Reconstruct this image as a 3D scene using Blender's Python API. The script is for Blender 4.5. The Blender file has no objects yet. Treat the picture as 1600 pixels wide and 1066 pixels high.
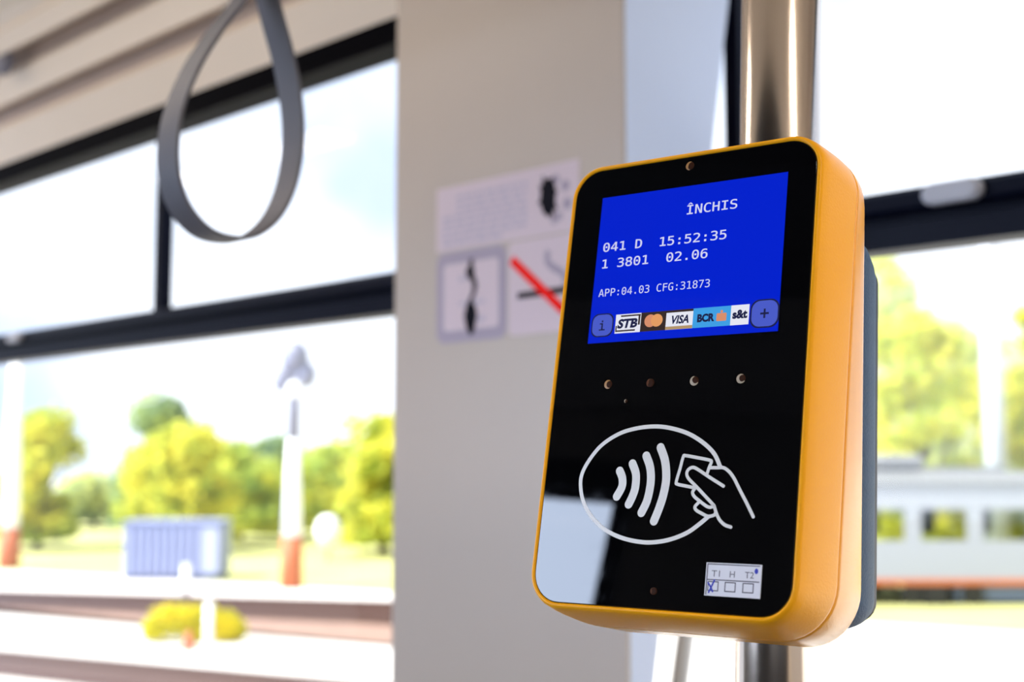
import bpy, math, random, os
from mathutils import Vector, Matrix, noise
random.seed(7)
SC = bpy.context.scene
COL = SC.collection

# ------------------------------------------------------------------ camera
FPX = 2000.0
CAM = Vector((0, 0, 1.3))
PITCH = math.atan(187 / FPX)
HEAD = math.radians(134.84)
cd = bpy.data.cameras.new('camera')
cam = bpy.data.objects.new('camera', cd)
COL.objects.link(cam)
cd.sensor_width = 36.0
cd.lens = FPX / 1600 * 36
cam.location = CAM
cam.rotation_euler = (math.pi / 2 + PITCH, 0, HEAD - math.pi / 2)
cd.dof.use_dof = True
cd.dof.focus_distance = 0.548
cd.dof.aperture_fstop = 7.5
cd.clip_start = 0.01
cd.clip_end = 500
SC.camera = cam
RC = cam.rotation_euler.to_matrix()

# ------------------------------------------------------------------ world: bright hazy sky, brightest on the sun side
w = bpy.data.worlds.new('sky')
SC.world = w
w.use_nodes = True
nt = w.node_tree
nt.nodes.clear()
out = nt.nodes.new('ShaderNodeOutputWorld')
bg = nt.nodes.new('ShaderNodeBackground')
tc = nt.nodes.new('ShaderNodeTexCoord')
dot = nt.nodes.new('ShaderNodeVectorMath'); dot.operation = 'DOT_PRODUCT'
sd = Vector((-0.45, -0.85, 0.28)).normalized()
dot.inputs[1].default_value = sd
mr = nt.nodes.new('ShaderNodeMapRange')
mr.inputs['From Min'].default_value = 0.84
mr.inputs['From Max'].default_value = 1.0
mr.inputs['To Min'].default_value = 0.0
mr.inputs['To Max'].default_value = 1.0
mr.interpolation_type = 'SMOOTHSTEP'
ramp = nt.nodes.new('ShaderNodeMix'); ramp.data_type = 'RGBA'
ramp.inputs['A'].default_value = (1.12, 1.22, 1.42, 1)
ramp.inputs['B'].default_value = (9.4, 10.8, 13.6, 1)
nz = nt.nodes.new('ShaderNodeTexNoise'); nz.inputs['Scale'].default_value = 3.0; nz.inputs['Detail'].default_value = 4
cm = nt.nodes.new('ShaderNodeMapRange')
cm.inputs['From Min'].default_value = 0.42; cm.inputs['From Max'].default_value = 0.6
cl = nt.nodes.new('ShaderNodeMix'); cl.data_type = 'RGBA'
cl.inputs['A'].default_value = (0.71, 0.84, 1.1, 1)
cl.inputs['B'].default_value = (1.35, 1.4, 1.5, 1)
L = nt.links.new
L(tc.outputs['Generated'], dot.inputs[0])
L(tc.outputs['Generated'], nz.inputs['Vector'])
L(nz.outputs['Fac'], cm.inputs['Value'])
L(cm.outputs['Result'], cl.inputs['Factor'])
L(cl.outputs['Result'], ramp.inputs['A'])
L(dot.outputs['Value'], mr.inputs['Value'])
L(mr.outputs['Result'], ramp.inputs['Factor'])
L(ramp.outputs['Result'], bg.inputs['Color'])
bg.inputs['Strength'].default_value = 1.0
L(bg.outputs[0], out.inputs[0])

sl = bpy.data.lights.new('sun', 'SUN')
sl.energy = 8.0
sl.angle = math.radians(1.0)
sl.color = (1.0, 0.94, 0.84)
sun = bpy.data.objects.new('sun', sl)
COL.objects.link(sun)
sundir = Vector((-0.25, -0.62, 0.95))            # towards the sun, high on the far side of the tram
sun.rotation_euler = sundir.to_track_quat('Z', 'Y').to_euler()

SC.view_settings.view_transform = 'Standard'
SC.view_settings.look = 'None'
SC.view_settings.exposure = 0.30
SC.view_settings.gamma = 1.0
SC.view_settings.use_curve_mapping = False
SC.cycles.max_bounces = 10
SC.cycles.transparent_max_bounces = 16
SC.cycles.diffuse_bounces = 6
SC.cycles.caustics_reflective = False
SC.cycles.caustics_refractive = False
SC.cycles.sample_clamp_indirect = 8.0


# ------------------------------------------------------------------ helpers
def at(px, py, axis, val):
    """place in the tram or outside that a photo pixel looks at, on a real plane (axis = val)"""
    d = RC @ Vector(((px - 800) / FPX, -(py - 533) / FPX, -1))
    k = {'x': 0, 'y': 1, 'z': 2}[axis]
    return CAM + d * ((val - CAM[k]) / d[k])


def tag(o, label=None, cat=None, group=None, kind=None):
    if label: o['label'] = label
    if cat: o['category'] = cat
    if group: o['group'] = group
    if kind: o['kind'] = kind
    return o


def empty(name, loc=(0, 0, 0), M=None):
    o = bpy.data.objects.new(name, None)
    COL.objects.link(o)
    o.empty_display_size = 0.1
    if M is not None:
        o.matrix_world = M
    else:
        o.location = loc
    return o


class MB:
    def __init__(s):
        s.v = []; s.f = []; s.sm = []

    def add(s, vs, fs, smooth=False):
        b = len(s.v)
        s.v += [tuple(x) for x in vs]
        s.f += [tuple(b + i for i in f) for f in fs]
        s.sm += [smooth] * len(fs)

    def box(s, lo, hi, bev=0.0):
        x0, y0, z0 = lo; x1, y1, z1 = hi
        if bev <= 0:
            s.add([(x0, y0, z0), (x1, y0, z0), (x1, y1, z0), (x0, y1, z0), (x0, y0, z1), (x1, y0, z1), (x1, y1, z1), (x0, y1, z1)],
                  [(3, 2, 1, 0), (4, 5, 6, 7), (0, 1, 5, 4), (1, 2, 6, 5), (2, 3, 7, 6), (3, 0, 4, 7)])
            return
        b = bev
        vs = []
        for z, i in ((z0, b), (z0 + b, 0), (z1 - b, 0), (z1, b)):
            vs += [(x0 + i + (b if i == 0 else 0) * 0, y0 + i, z), (x1 - i, y0 + i, z), (x1 - i, y1 - i, z), (x0 + i, y1 - i, z)]
        fs = [(3, 2, 1, 0), (12, 13, 14, 15)]
        for k in range(3):
            for j in range(4):
                fs.append((k * 4 + j, k * 4 + (j + 1) % 4, k * 4 + 4 + (j + 1) % 4, k * 4 + 4 + j))
        s.add(vs, fs)

    def loops(s, loops, smooth=True, cap0=True, cap1=True):
        n = len(loops[0]); vs = []; fs = []
        for lp in loops: vs += lp
        for k in range(len(loops) - 1):
            for j in range(n):
                j2 = (j + 1) % n
                fs.append((k * n + j, k * n + j2, (k + 1) * n + j2, (k + 1) * n + j))
        b = len(s.v)
        s.add(vs, fs, smooth)
        if cap0:
            s.f.append(tuple(b + i for i in reversed(range(n)))); s.sm.append(False)
        if cap1:
            s.f.append(tuple(b + (len(loops) - 1) * n + i for i in range(n))); s.sm.append(False)

    def tube(s, a, b, r0, r1=None, n=20, smooth=True):
        a = Vector(a); b = Vector(b); r1 = r0 if r1 is None else r1
        d = (b - a).normalized()
        x = d.orthogonal().normalized(); y = d.cross(x)
        mk = lambda c, r: [tuple(c + (x * math.cos(t) + y * math.sin(t)) * r) for t in [2 * math.pi * i / n for i in range(n)]]
        s.loops([mk(a, r0), mk(b, r1)], smooth)

    def ball(s, c, r, n=14, m=9, sc=(1, 1, 1)):
        lps = []
        for k in range(1, m):
            t = math.pi * k / m
            lps.append([(c[0] + sc[0] * r * math.sin(t) * math.cos(2 * math.pi * i / n), c[1] + sc[1] * r * math.sin(t) * math.sin(2 * math.pi * i / n), c[2] - sc[2] * r * math.cos(t)) for i in range(n)])
        s.loops(lps, True)

    def build(s, name, mat, parent=None, M=None):
        me = bpy.data.meshes.new(name)
        me.from_pydata(s.v, [], s.f)
        me.polygons.foreach_set('use_smooth', s.sm)
        me.materials.append(mat)
        me.update()
        o = bpy.data.objects.new(name, me)
        COL.objects.link(o)
        if parent is not None: o.parent = parent
        if M is not None: o.matrix_world = M
        return o


def mat(name, col, rough=0.5, metal=0.0, bump=0.0, bscale=200.0, var=0.0, vscale=5.0, emis=None, estr=0.0, spec=None, coat=0.0, ior=None):
    m = bpy.data.materials.new(name); m.use_nodes = True
    t = m.node_tree; p = t.nodes['Principled BSDF']
    p.inputs['Base Color'].default_value = (*col, 1)
    p.inputs['Roughness'].default_value = rough
    p.inputs['Metallic'].default_value = metal
    p.inputs['Coat Weight'].default_value = coat
    p.inputs['Coat Roughness'].default_value = 0.03
    if ior: p.inputs['IOR'].default_value = ior
    if spec is not None: p.inputs['Specular IOR Level'].default_value = spec
    if emis:
        p.inputs['Emission Color'].default_value = (*emis, 1)
        p.inputs['Emission Strength'].default_value = estr
    if bump or var:
        c = t.nodes.new('ShaderNodeTexCoord')
        if var:
            n = t.nodes.new('ShaderNodeTexNoise'); n.inputs['Scale'].default_value = vscale; n.inputs['Detail'].default_value = 5
            t.links.new(c.outputs['Object'], n.inputs['Vector'])
            mx = t.nodes.new('ShaderNodeMix'); mx.data_type = 'RGBA'
            mx.inputs['A'].default_value = (*[max(0, x * (1 - var)) for x in col], 1)
            mx.inputs['B'].default_value = (*[min(1, x * (1 + var)) for x in col], 1)
            t.links.new(n.outputs['Fac'], mx.inputs['Factor'])
            t.links.new(mx.outputs['Result'], p.inputs['Base Color'])
        if bump:
            n = t.nodes.new('ShaderNodeTexNoise'); n.inputs['Scale'].default_value = bscale; n.inputs['Detail'].default_value = 3
            t.links.new(c.outputs['Object'], n.inputs['Vector'])
            b = t.nodes.new('ShaderNodeBump'); b.inputs['Strength'].default_value = bump; b.inputs['Distance'].default_value = 0.001
            t.links.new(n.outputs['Fac'], b.inputs['Height'])
            t.links.new(b.outputs['Normal'], p.inputs['Normal'])
    return m


def glass_mat(name, tint=(0.97, 0.985, 1.0)):
    m = bpy.data.materials.new(name); m.use_nodes = True
    t = m.node_tree; t.nodes.clear()
    o = t.nodes.new('ShaderNodeOutputMaterial'); mx = t.nodes.new('ShaderNodeMixShader')
    tr = t.nodes.new('ShaderNodeBsdfTransparent'); tr.inputs['Color'].default_value = (*tint, 1)
    gl = t.nodes.new('ShaderNodeBsdfGlossy'); gl.inputs['Roughness'].default_value = 0.02
    lw = t.nodes.new('ShaderNodeLayerWeight')
    pw = t.nodes.new('ShaderNodeMath'); pw.operation = 'POWER'; pw.inputs[1].default_value = 5.0
    fr = t.nodes.new('ShaderNodeMath'); fr.operation = 'MULTIPLY_ADD'; fr.inputs[1].default_value = 0.4; fr.inputs[2].default_value = 0.006
    t.links.new(lw.outputs['Facing'], pw.inputs[0]); t.links.new(pw.outputs[0], fr.inputs[0])
    t.links.new(fr.outputs[0], mx.inputs[0]); t.links.new(tr.outputs[0], mx.inputs[1]); t.links.new(gl.outputs[0], mx.inputs[2])
    t.links.new(mx.outputs[0], o.inputs[0])
    return m


def leaf_mat(name, c1, c2):
    m = bpy.data.materials.new(name); m.use_nodes = True
    t = m.node_tree; t.nodes.clear()
    o = t.nodes.new('ShaderNodeOutputMaterial'); mx = t.nodes.new('ShaderNodeMixShader'); mx.inputs[0].default_value = 0.42
    d = t.nodes.new('ShaderNodeBsdfDiffuse'); tl = t.nodes.new('ShaderNodeBsdfTranslucent')
    c = t.nodes.new('ShaderNodeTexCoord'); n = t.nodes.new('ShaderNodeTexNoise'); n.inputs['Scale'].default_value = 1.6; n.inputs['Detail'].default_value = 3
    r = t.nodes.new('ShaderNodeMapRange'); r.inputs['From Min'].default_value = 0.38; r.inputs['From Max'].default_value = 0.62
    cx = t.nodes.new('ShaderNodeMix'); cx.data_type = 'RGBA'
    cx.inputs['A'].default_value = (*c1, 1); cx.inputs['B'].default_value = (*c2, 1)
    t.links.new(c.outputs['Object'], n.inputs['Vector']); t.links.new(n.outputs['Fac'], r.inputs['Value']); t.links.new(r.outputs[0], cx.inputs['Factor'])
    for s_ in (d, tl): t.links.new(cx.outputs['Result'], s_.inputs['Color'])
    t.links.new(d.outputs[0], mx.inputs[1]); t.links.new(tl.outputs[0], mx.inputs[2]); t.links.new(mx.outputs[0], o.inputs[0])
    return m


M_ = dict(
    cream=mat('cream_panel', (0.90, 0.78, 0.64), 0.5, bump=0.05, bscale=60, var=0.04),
    cream_d=mat('cream_groove_shade', (0.50, 0.40, 0.34), 0.6),
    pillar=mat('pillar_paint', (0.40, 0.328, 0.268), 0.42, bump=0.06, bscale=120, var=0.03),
    wing=mat('pillar_side_skylight', (0.58, 0.66, 0.84), 0.3),  # blue sky light on the pillar side, put into its colour
    black=mat('black_rubber', (0.0015, 0.0015, 0.003), 0.45, spec=0.01),
    rail=mat('dark_rail_metal', (0.003, 0.004, 0.012), 0.4, bump=0.03, bscale=80, spec=0.05),
    latch=mat('latch_grey', (0.42, 0.42, 0.46), 0.35),
    floor=mat('vinyl_floor', (0.16, 0.16, 0.17), 0.6, var=0.2, vscale=60),
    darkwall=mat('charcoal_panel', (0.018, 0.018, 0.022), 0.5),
    steel=mat('stainless_steel', (0.62, 0.53, 0.45), 0.17, 1.0, bump=0.02, bscale=30),
    strap=mat('strap_webbing', (0.075, 0.068, 0.078), 0.6, bump=0.25, bscale=900),
    strapd=mat('strap_clamp_plastic', (0.012, 0.012, 0.015), 0.4),
    orange=mat('orange_plastic', (1.0, 0.42, 0.003), 0.34, bump=0.12, bscale=900, spec=0.22),
    seam=mat('seam_dark_orange', (0.35, 0.10, 0.005), 0.6),  # dark orange joint line between the two housings
    greybox=mat('blue_grey_plastic', (0.045, 0.085, 0.15), 0.55, spec=0.12, bump=0.6, bscale=700),
    blackpl=mat('black_plastic', (0.004, 0.004, 0.006), 0.4),
    pane=glass_mat('window_glass'),
    ground=mat('pale_dusty_ground', (0.66, 0.62, 0.56), 0.9, var=0.18, vscale=0.35),
    concrete=mat('pale_concrete', (0.72, 0.66, 0.60), 0.9, var=0.08, vscale=1.2),
    ballast=mat('brown_ballast', (0.26, 0.16, 0.115), 0.95, var=0.35, vscale=3),
    rust=mat('rusty_rail_steel', (0.08, 0.035, 0.02), 0.6),
    grass=mat('yellow_grass', (0.46, 0.45, 0.16), 0.95, var=0.35, vscale=0.7),
    whitep=mat('white_paint', (0.86, 0.86, 0.84), 0.5),
    orangep=mat('orange_paint', (0.42, 0.11, 0.03), 0.6, var=0.2, vscale=2),
    greyp=mat('grey_metal', (0.20, 0.20, 0.25), 0.5),
    lightgrey=mat('light_grey_metal', (0.50, 0.51, 0.56), 0.5),
    cab=mat('blue_grey_cabinet_paint', (0.23, 0.26, 0.40), 0.5, var=0.06, vscale=3),
    cabd=mat('dark_cabinet_base', (0.07, 0.09, 0.16), 0.6),
    under=mat('blue_grey_underframe', (0.10, 0.13, 0.2), 0.6),
    bark=mat('bark', (0.10, 0.07, 0.05), 0.9, var=0.3, vscale=6),
    paper=mat('sticker_paper', (0.56, 0.46, 0.49), 0.6, spec=0.15),
    ink=mat('grey_sticker_ink', (0.30, 0.25, 0.31), 0.6),
    inkf=mat('pale_grey_sticker_ink', (0.40, 0.35, 0.42), 0.6),
    inkb=mat('black_sticker_ink', (0.002, 0.002, 0.006), 0.6, spec=0.05),
    red=mat('red_sticker_ink', (0.80, 0.010, 0.006), 0.6, spec=0.05),
    leaf_y=leaf_mat('yellow_green_leaves', (0.80, 0.73, 0.10), (0.42, 0.49, 0.08)),
    leaf_g=leaf_mat('green_leaves', (0.32, 0.44, 0.10), (0.72, 0.71, 0.11)),
    leaf_b=leaf_mat('dark_bluish_green_leaves', (0.20, 0.30, 0.18), (0.42, 0.50, 0.16)),
    leaf_p=leaf_mat('pale_green_leaves', (0.76, 0.76, 0.28), (0.50, 0.58, 0.32)),
)


def box(name, lo, hi, m, parent=None, bev=0.0):
    b = MB(); b.box(lo, hi, bev)
    return b.build(name, m, parent)


def prism_x(name, prof, x0, x1, m, parent=None, smooth=False):
    """extrude a closed (y, z) profile along X"""
    b = MB()
    b.loops([[(x0, y, z) for y, z in prof], [(x1, y, z) for y, z in prof]], smooth)
    return b.build(name, m, parent)


# ------------------------------------------------------------------ tram shell
YW = 1.40                        # plane of the side glazing
XB0, XB1 = -5.2, 3.0
zh = lambda py, y, px=0: at(px, py, 'y', y).z
Z_SEAL0 = zh(294, YW); Z_SEAL1 = zh(266, 1.38)
Z_R1 = 0.5 * (zh(528, YW) + zh(427, YW, 612)); Z_R0 = 0.5 * (zh(567, YW) + zh(493, YW, 612))

fl = box('floor', (XB0, -1.3, -0.06), (XB1, 1.5, 0.0), M_['floor']); tag(fl, kind='structure')
wl = box('wall_left', (XB0, YW - 0.02, 0.0), (XB1, YW + 0.06, 0.62), M_['cream']); tag(wl, kind='structure')
prof = [(1.38, Z_SEAL1), (1.335, zh(203, 1.335)), (1.352, zh(196, 1.352)), (1.345, zh(172, 1.345)), (1.30, zh(166, 1.30)), (1.275, zh(124, 1.275)),
        (1.285, zh(118, 1.285)), (1.28, zh(94, 1.28)), (1.22, zh(86, 1.22)), (1.20, zh(52, 1.20)), (1.205, zh(48, 1.205)), (1.18, zh(20, 1.18)), (1.12, zh(-20, 1.12)), (1.0, 2.37), (0.88, 2.42), (-0.45, 2.42), (-0.47, 2.44), (-1.36, 2.44), (-1.36, 2.5), (1.46, 2.5), (1.46, Z_SEAL1)]
ce = prism_x('ceiling', prof, XB0, XB1, M_['cream']); tag(ce, kind='structure')
o = prism_x('added_dark_panel', [(-0.46, 2.415), (-0.9, 2.40), (-1.20, 2.30), (-1.295, 2.1), (-1.33, 2.1), (-1.33, 2.438), (-0.46, 2.438)], XB0, XB1, M_['darkwall']); tag(o, kind='structure')  # added unseen dark panel, keeps the pale ceiling out of the glass reflection
# strips along the cove grooves, with the shade put into their darker colour
b = MB()
for (ya, pa, yb, pb) in ((1.350, 197, 1.343, 174), (1.283, 117, 1.278, 96)):
    b.loops([[(x, ya - 0.002, zh(pa, ya - 0.002)), (x, yb - 0.002, zh(pb, yb - 0.002)), (x, yb + 0.004, zh(pb, yb + 0.004)), (x, ya + 0.004, zh(pa, ya + 0.004))] for x in (XB0, XB1)], False)
t1 = b.build('groove_shade', M_['cream_d']); tag(t1, kind='structure')
# little grey ceiling fitting at far left
fit = empty('ceiling_fitting', at(8, 95, 'y', 1.24)); tag(fit, 'small dark grey round fitting on the cream cove at far left', 'fitting')
b = MB(); b.ball((0, 0, 0), 0.035, sc=(1, .55, 1)); b.build('housing', M_['greyp'], fit)

# pillar with its tapering side
XP0 = at(612, 1060, 'y', 1.15).x; XP1 = at(979.5, 1000, 'y', 1.15).x
pil = empty('wall_pillar', (XP0, 1.15, 0)); tag(pil, kind='structure')
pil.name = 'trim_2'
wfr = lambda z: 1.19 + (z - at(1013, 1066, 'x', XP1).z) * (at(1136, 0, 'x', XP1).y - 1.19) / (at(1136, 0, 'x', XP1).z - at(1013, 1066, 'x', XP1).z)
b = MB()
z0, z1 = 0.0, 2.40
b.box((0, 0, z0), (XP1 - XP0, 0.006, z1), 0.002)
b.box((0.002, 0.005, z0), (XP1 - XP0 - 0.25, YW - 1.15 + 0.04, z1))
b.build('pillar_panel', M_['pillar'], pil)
b = MB()
ya, yb = 0.0285, 0.0285
vs = []
for z in (0.95, 2.40):
    yb_ = max(wfr(z), 1.182) - 1.15
    vs += [(XP1 - XP0 - 0.006, 0.0065, z), (XP1 - XP0 - 0.0005, 0.0065, z), (XP1 - XP0 - 0.0005, yb_, z), (XP1 - XP0 - 0.006, yb_, z)]
b.add(vs, [(0, 1, 2, 3), (7, 6, 5, 4), (0, 4, 5, 1), (1, 5, 6, 2), (2, 6, 7, 3), (3, 7, 4, 0)])
o = b.build('side_panel', M_['wing'], pil); o['label'] = 'tapering side panel coloured with blue sky light'
# slanting pale strut against the lower right window
pa, pb = at(1084, 900, 'y', 1.36), at(1062, 1066, 'y', 1.36)
d = (pb - pa)
st = MB(); st.tube(pa - d * 0.6, pb + d * 0.55, 0.012, n=12)
o = st.build('support_strut', M_['whitep']); tag(o, 'slanting pale grey strut in front of the window, beside the grey pillar base', 'strut')

# window glazing
XWL = -5.0


def window(name, x0, x1, y, zb, zr0, zr1, zt, mulls, latches, sgn=1):
    """one side window: rubber frame, lower pane, upper panes, cross rail, mullions, latches; sgn=1 faces -Y"""
    r = empty(name, ((x0 + x1) / 2, y, zb)); tag(r, kind='structure')
    ox, oy, oz = (x0 + x1) / 2, y, zb
    B = lambda m, a, c, bev=0: m.box((a[0] - ox, a[1] - oy, a[2] - oz), (c[0] - ox, c[1] - oy, c[2] - oz), bev)
    t = 0.022
    m = MB()
    B(m, (x0, y - 0.02, zb - 0.03), (x1, y + 0.04, zb)); B(m, (x0, y - 0.025, zt), (x1, y + 0.04, zt + 0.06))
    B(m, (x0, y - 0.02, zb), (x0 + t, y + 0.04, zt)); B(m, (x1 - t, y - 0.02, zb), (x1, y + 0.04, zt))
    m.build('frame', M_['black'], r)
    m = MB(); B(m, (x0 + t, y + 0.004, zb), (x1 - t, y + 0.008, zr0)); m.build('pane', M_['pane'], r)
    xs = [x0 + t] + sorted(mulls) + [x1 - t]
    for i in range(len(xs) - 1):
        m = MB(); B(m, (xs[i], y + 0.004, zr1), (xs[i + 1], y + 0.008, zt)); m.build('pane', M_['pane'], r)
    if zr1 > zr0:
        m = MB()
        h = zr1 - zr0; f = -sgn
        pr_ = [(0, 0), (f * 0.018, 0.0), (f * 0.020, h * 0.42), (f * 0.012, h * 0.46), (f * 0.012, h * 0.56), (f * 0.026, h * 0.60), (f * 0.030, h * 0.68), (f * 0.030, h * 0.9), (f * 0.022, h), (0, h), (0.03 * sgn, h), (0.03 * sgn, 0)]
        m.loops([[(x - ox, a, c + zr0 - oz) for a, c in pr_] for x in (x0 + t, x1 - t)], False)
        m.build('cross_rail', M_['rail'], r)
    for mx in mulls:
        m = MB(); B(m, (mx - 0.011, y - 0.012, zr1), (mx + 0.011, y + 0.02, zt)); m.build('mullion', M_['rail'] if sgn > 0 else M_['black'], r)
    for lx in latches:
        m = MB()
        c = Vector((lx - ox, -0.030, zr0 + (zr1 - zr0) * 0.78 - oz))
        L_ = []
        for yy, k in ((0.0, 1.0), (-0.010, 1.0), (-0.014, 0.8)):
            L_.append([(c.x + k * (math.copysign(0.022, math.cos(a)) + 0.014 * math.cos(a)), c.y + yy, c.z + k * 0.0125 * math.sin(a)) for a in [2 * math.pi * (i + .5) / 20 for i in range(20)]])
        m.loops(L_, True)
        o = m.build('latch', M_['latch'], r); o['label'] = 'light grey oval latch'
    return r


zr0L, zr1L = Z_R0, Z_R1
window('window_1', XWL, XP0 + 0.02, YW, 0.62, zr0L, zr1L, Z_SEAL0, [at(253, 400, 'y', YW).x, at(253, 400, 'y', YW).x - 1.45], [at(45, 532, 'y', YW).x])
window('window_2', XP0 + 0.16, 2.9, YW, 0.62, zr0L, zr1L, Z_SEAL0, [at(1150, 120, 'y', YW).x], [at(1491, 291, 'y', YW - 0.03).x])

# the far side of the tram, behind the camera (mirrored in the black glass)
YR = -1.30
XO = -1.09
wr = MB()
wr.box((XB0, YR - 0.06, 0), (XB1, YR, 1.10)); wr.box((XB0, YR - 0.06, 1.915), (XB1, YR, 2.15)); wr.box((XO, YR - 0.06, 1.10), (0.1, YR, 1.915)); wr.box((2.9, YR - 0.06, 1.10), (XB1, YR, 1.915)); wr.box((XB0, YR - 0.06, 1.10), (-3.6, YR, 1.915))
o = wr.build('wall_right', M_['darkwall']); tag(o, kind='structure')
window('window_3', -3.6, XO, YR - 0.02, 1.10, 1.3, 1.3, 1.915, [], [], -1)
window('window_4', 0.1, 2.9, YR - 0.02, 1.10, 1.3, 1.3, 1.915, [], [], -1)

o = box('wall_back', (XB1, -1.36, 0), (XB1 + 0.06, 1.46, 2.5), M_['cream']); tag(o, kind='structure')
# unseen ceiling lamps, added to brighten the interior
em = mat('fill_lamp_diffuser', (0.8, 0.8, 0.8), 0.4, emis=(1.0, 0.86, 0.72), estr=23.0)
for i, (x, g) in enumerate(((-3.9, 0), (-2.2, 0), (1.0, 0))):
    lp = empty('fill_lamp', (x, 0.25, 2.42))
    tag(lp, 'added unseen long lamp strip over the aisle, %s' % ('furthest down the aisle' , 'middle one', 'nearest the card reader')[i], 'lamp', 'added fill lamps over the aisle')
    b = MB(); b.box((-0.55, -0.09, -0.03), (0.55, 0.09, 0.0), 0.008); b.build('fill_lamp_housing', M_['lightgrey'], lp)
    b = MB(); b.box((-0.53, -0.07, -0.042), (0.53, 0.07, -0.028), 0.004); b.build('diffuser', em, lp)

# ------------------------------------------------------------------ overhead rail and hand strap
SY = 0.575
sx = at(352, 250, 'y', SY).x
rl = MB(); rl.tube((XB0 + 0.02, SY + 0.03, 1.88), (-0.52, SY + 0.03, 1.88), 0.017)
hr = rl.build('overhead_grab_rail', M_['steel'])
tag(hr, 'long steel overhead grab rail the hand strap hangs from', 'grab rail')
for x in (-4.6, -2.6, -0.56):
    b = MB(); b.tube((x, SY + 0.03, 1.88), (x, SY + 0.03, 2.42), 0.011, n=12); b.build('bracket', M_['steel'], hr)
stp = empty('hand_strap', (sx, SY, 1.483)); tag(stp, 'dark grey webbing hand strap hanging in a teardrop loop', 'hand strap')
half = [(0, 0), (0.022, 0.004), (0.042, 0.020), (0.0545, 0.044), (0.0595, 0.074), (0.0575, 0.105), (0.048, 0.140), (0.034, 0.172), (0.018, 0.202), (0.006, 0.228), (0.004, 0.24)]


def cr(pts, n=8, closed=False):
    P = [Vector(p) for p in pts]; o = []
    N = len(P)
    rng = range(N if closed else N - 1)
    for i in rng:
        if closed: a, b_, c, d_ = P[i - 1], P[i], P[(i + 1) % N], P[(i + 2) % N]
        else: a, b_, c, d_ = P[max(i - 1, 0)], P[i], P[i + 1], P[min(i + 2, N - 1)]
        for k in range(n):
            t = k / n
            o.append(0.5 * ((2 * b_) + (c - a) * t + (2 * a - 5 * b_ + 4 * c - d_) * t * t + (3 * b_ - a - 3 * c + d_) * t ** 3))
    if not closed: o.append(P[-1])
    return o


pts = [(-s_, z) for s_, z in reversed(half)] + [(s_, z) for s_, z in half[1:]]
path = cr(pts, 7)
skew = lambda z: 0.025 * (max(z, 0) / 0.2) ** 1.35
path = [Vector((p.x + skew(p.y), p.y)) for p in path]
b = MB(); HW = 0.0150; TH = 0.0016
lps = []
for i, p in enumerate(path):
    a = path[max(i - 1, 0)]; c = path[min(i + 1, len(path) - 1)]
    tn = (c - a).normalized(); nn = Vector((-tn.y, tn.x)) * TH
    lps.append([(-HW, p.x + nn.x, p.y + nn.y), (HW, p.x + nn.x, p.y + nn.y), (HW, p.x - nn.x, p.y - nn.y), (-HW, p.x - nn.x, p.y - nn.y)])
n = len(lps)
vs = [v for lp in lps for v in lp]
fs = []
for k in range(n - 1):
    for j in range(4): fs.append((k * 4 + j, k * 4 + (j + 1) % 4, k * 4 + 4 + (j + 1) % 4, k * 4 + 4 + j))
b.add(vs, fs, False)
b.build('loop', M_['strap'], stp)
b = MB(); b.box((-0.019, 0.014, 0.226), (0.019, 0.050, 0.270), 0.004); b.build('clamp', M_['strapd'], stp)
b = MB(); b.box((-HW, 0.0295, 0.265), (HW, 0.0345, 0.392)); b.build('hanger', M_['strap'], stp)
b = MB()
b.loops([[(x, 0.03 + r_ * math.cos(a), 1.88 - 1.483 + r_ * math.sin(a)) for a in [2 * math.pi * i / 24 for i in range(24)]] for x, r_ in ((-0.02, 0.0172), (-0.02, 0.023), (0.02, 0.023), (0.02, 0.0172))], True, False, False)
b.build('collar', M_['strapd'], stp)

# ------------------------------------------------------------------ the card validator
U = 0.12
GH = 1.6716
Rm = Matrix(((0.81227552, -0.11582203, 0.57165876), (-0.05773816, 0.95930591, 0.27640275), (-0.58040915, -0.25752171, 0.77253335)))
Tm = Vector((0.26482441, -0.66153844, 5.06760445))
C2W = RC @ Matrix(((1, 0, 0), (0, -1, 0), (0, 0, -1)))         # x right, y down, z ahead -> world
AX = C2W @ Rm
ux, vx, wx = AX.col[0].normalized(), AX.col[1].normalized(), -AX.col[2].normalized()
ORG = (0.5, 1.72, -0.4)                                       # root sits low at the back of the reader
P0 = CAM + (C2W @ Tm) * U
root_pos = P0 + (ux * ORG[0] + vx * ORG[1] + wx * ORG[2]) * U
RM = Matrix.Translation(root_pos) @ Matrix((ux, -vx, wx)).transposed().to_4x4()
val = empty('card_validator', M=RM)
tag(val, 'orange contactless card validator with black glass front and blue screen', 'card validator')


def lc(u, v, w=0.0):
    return ((u - ORG[0]) * U, -(v - ORG[1]) * U, (w - ORG[2]) * U)


def loc(px, py):
    d = Vector(((px - 800) / FPX, (py - 533) / FPX, 1)); nn = Rm.col[2]
    X = d * (nn.dot(Tm) / nn.dot(d)) - Tm
    return (Rm.col[0].dot(X), Rm.col[1].dot(X))


def rr(u0, v0, u1, v1, r, n=10):
    o = []
    for (cx_, cy_, a0) in ((u1 - r, v0 + r, -90), (u1 - r, v1 - r, 0), (u0 + r, v1 - r, 90), (u0 + r, v0 + r, 180)):
        for i in range(n + 1):
            a = math.radians(a0 + 90 * i / n)
            o.append((cx_ + r * math.cos(a), cy_ + r * math.sin(a)))
    return o


def vloop(off, wf, r, n=10):
    o = []
    for (u, v) in rr(-off, -off, 1 + off, GH + off, r, n):
        o.append(lc(u, v, wf(v) if callable(wf) else wf))
    return o


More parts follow.
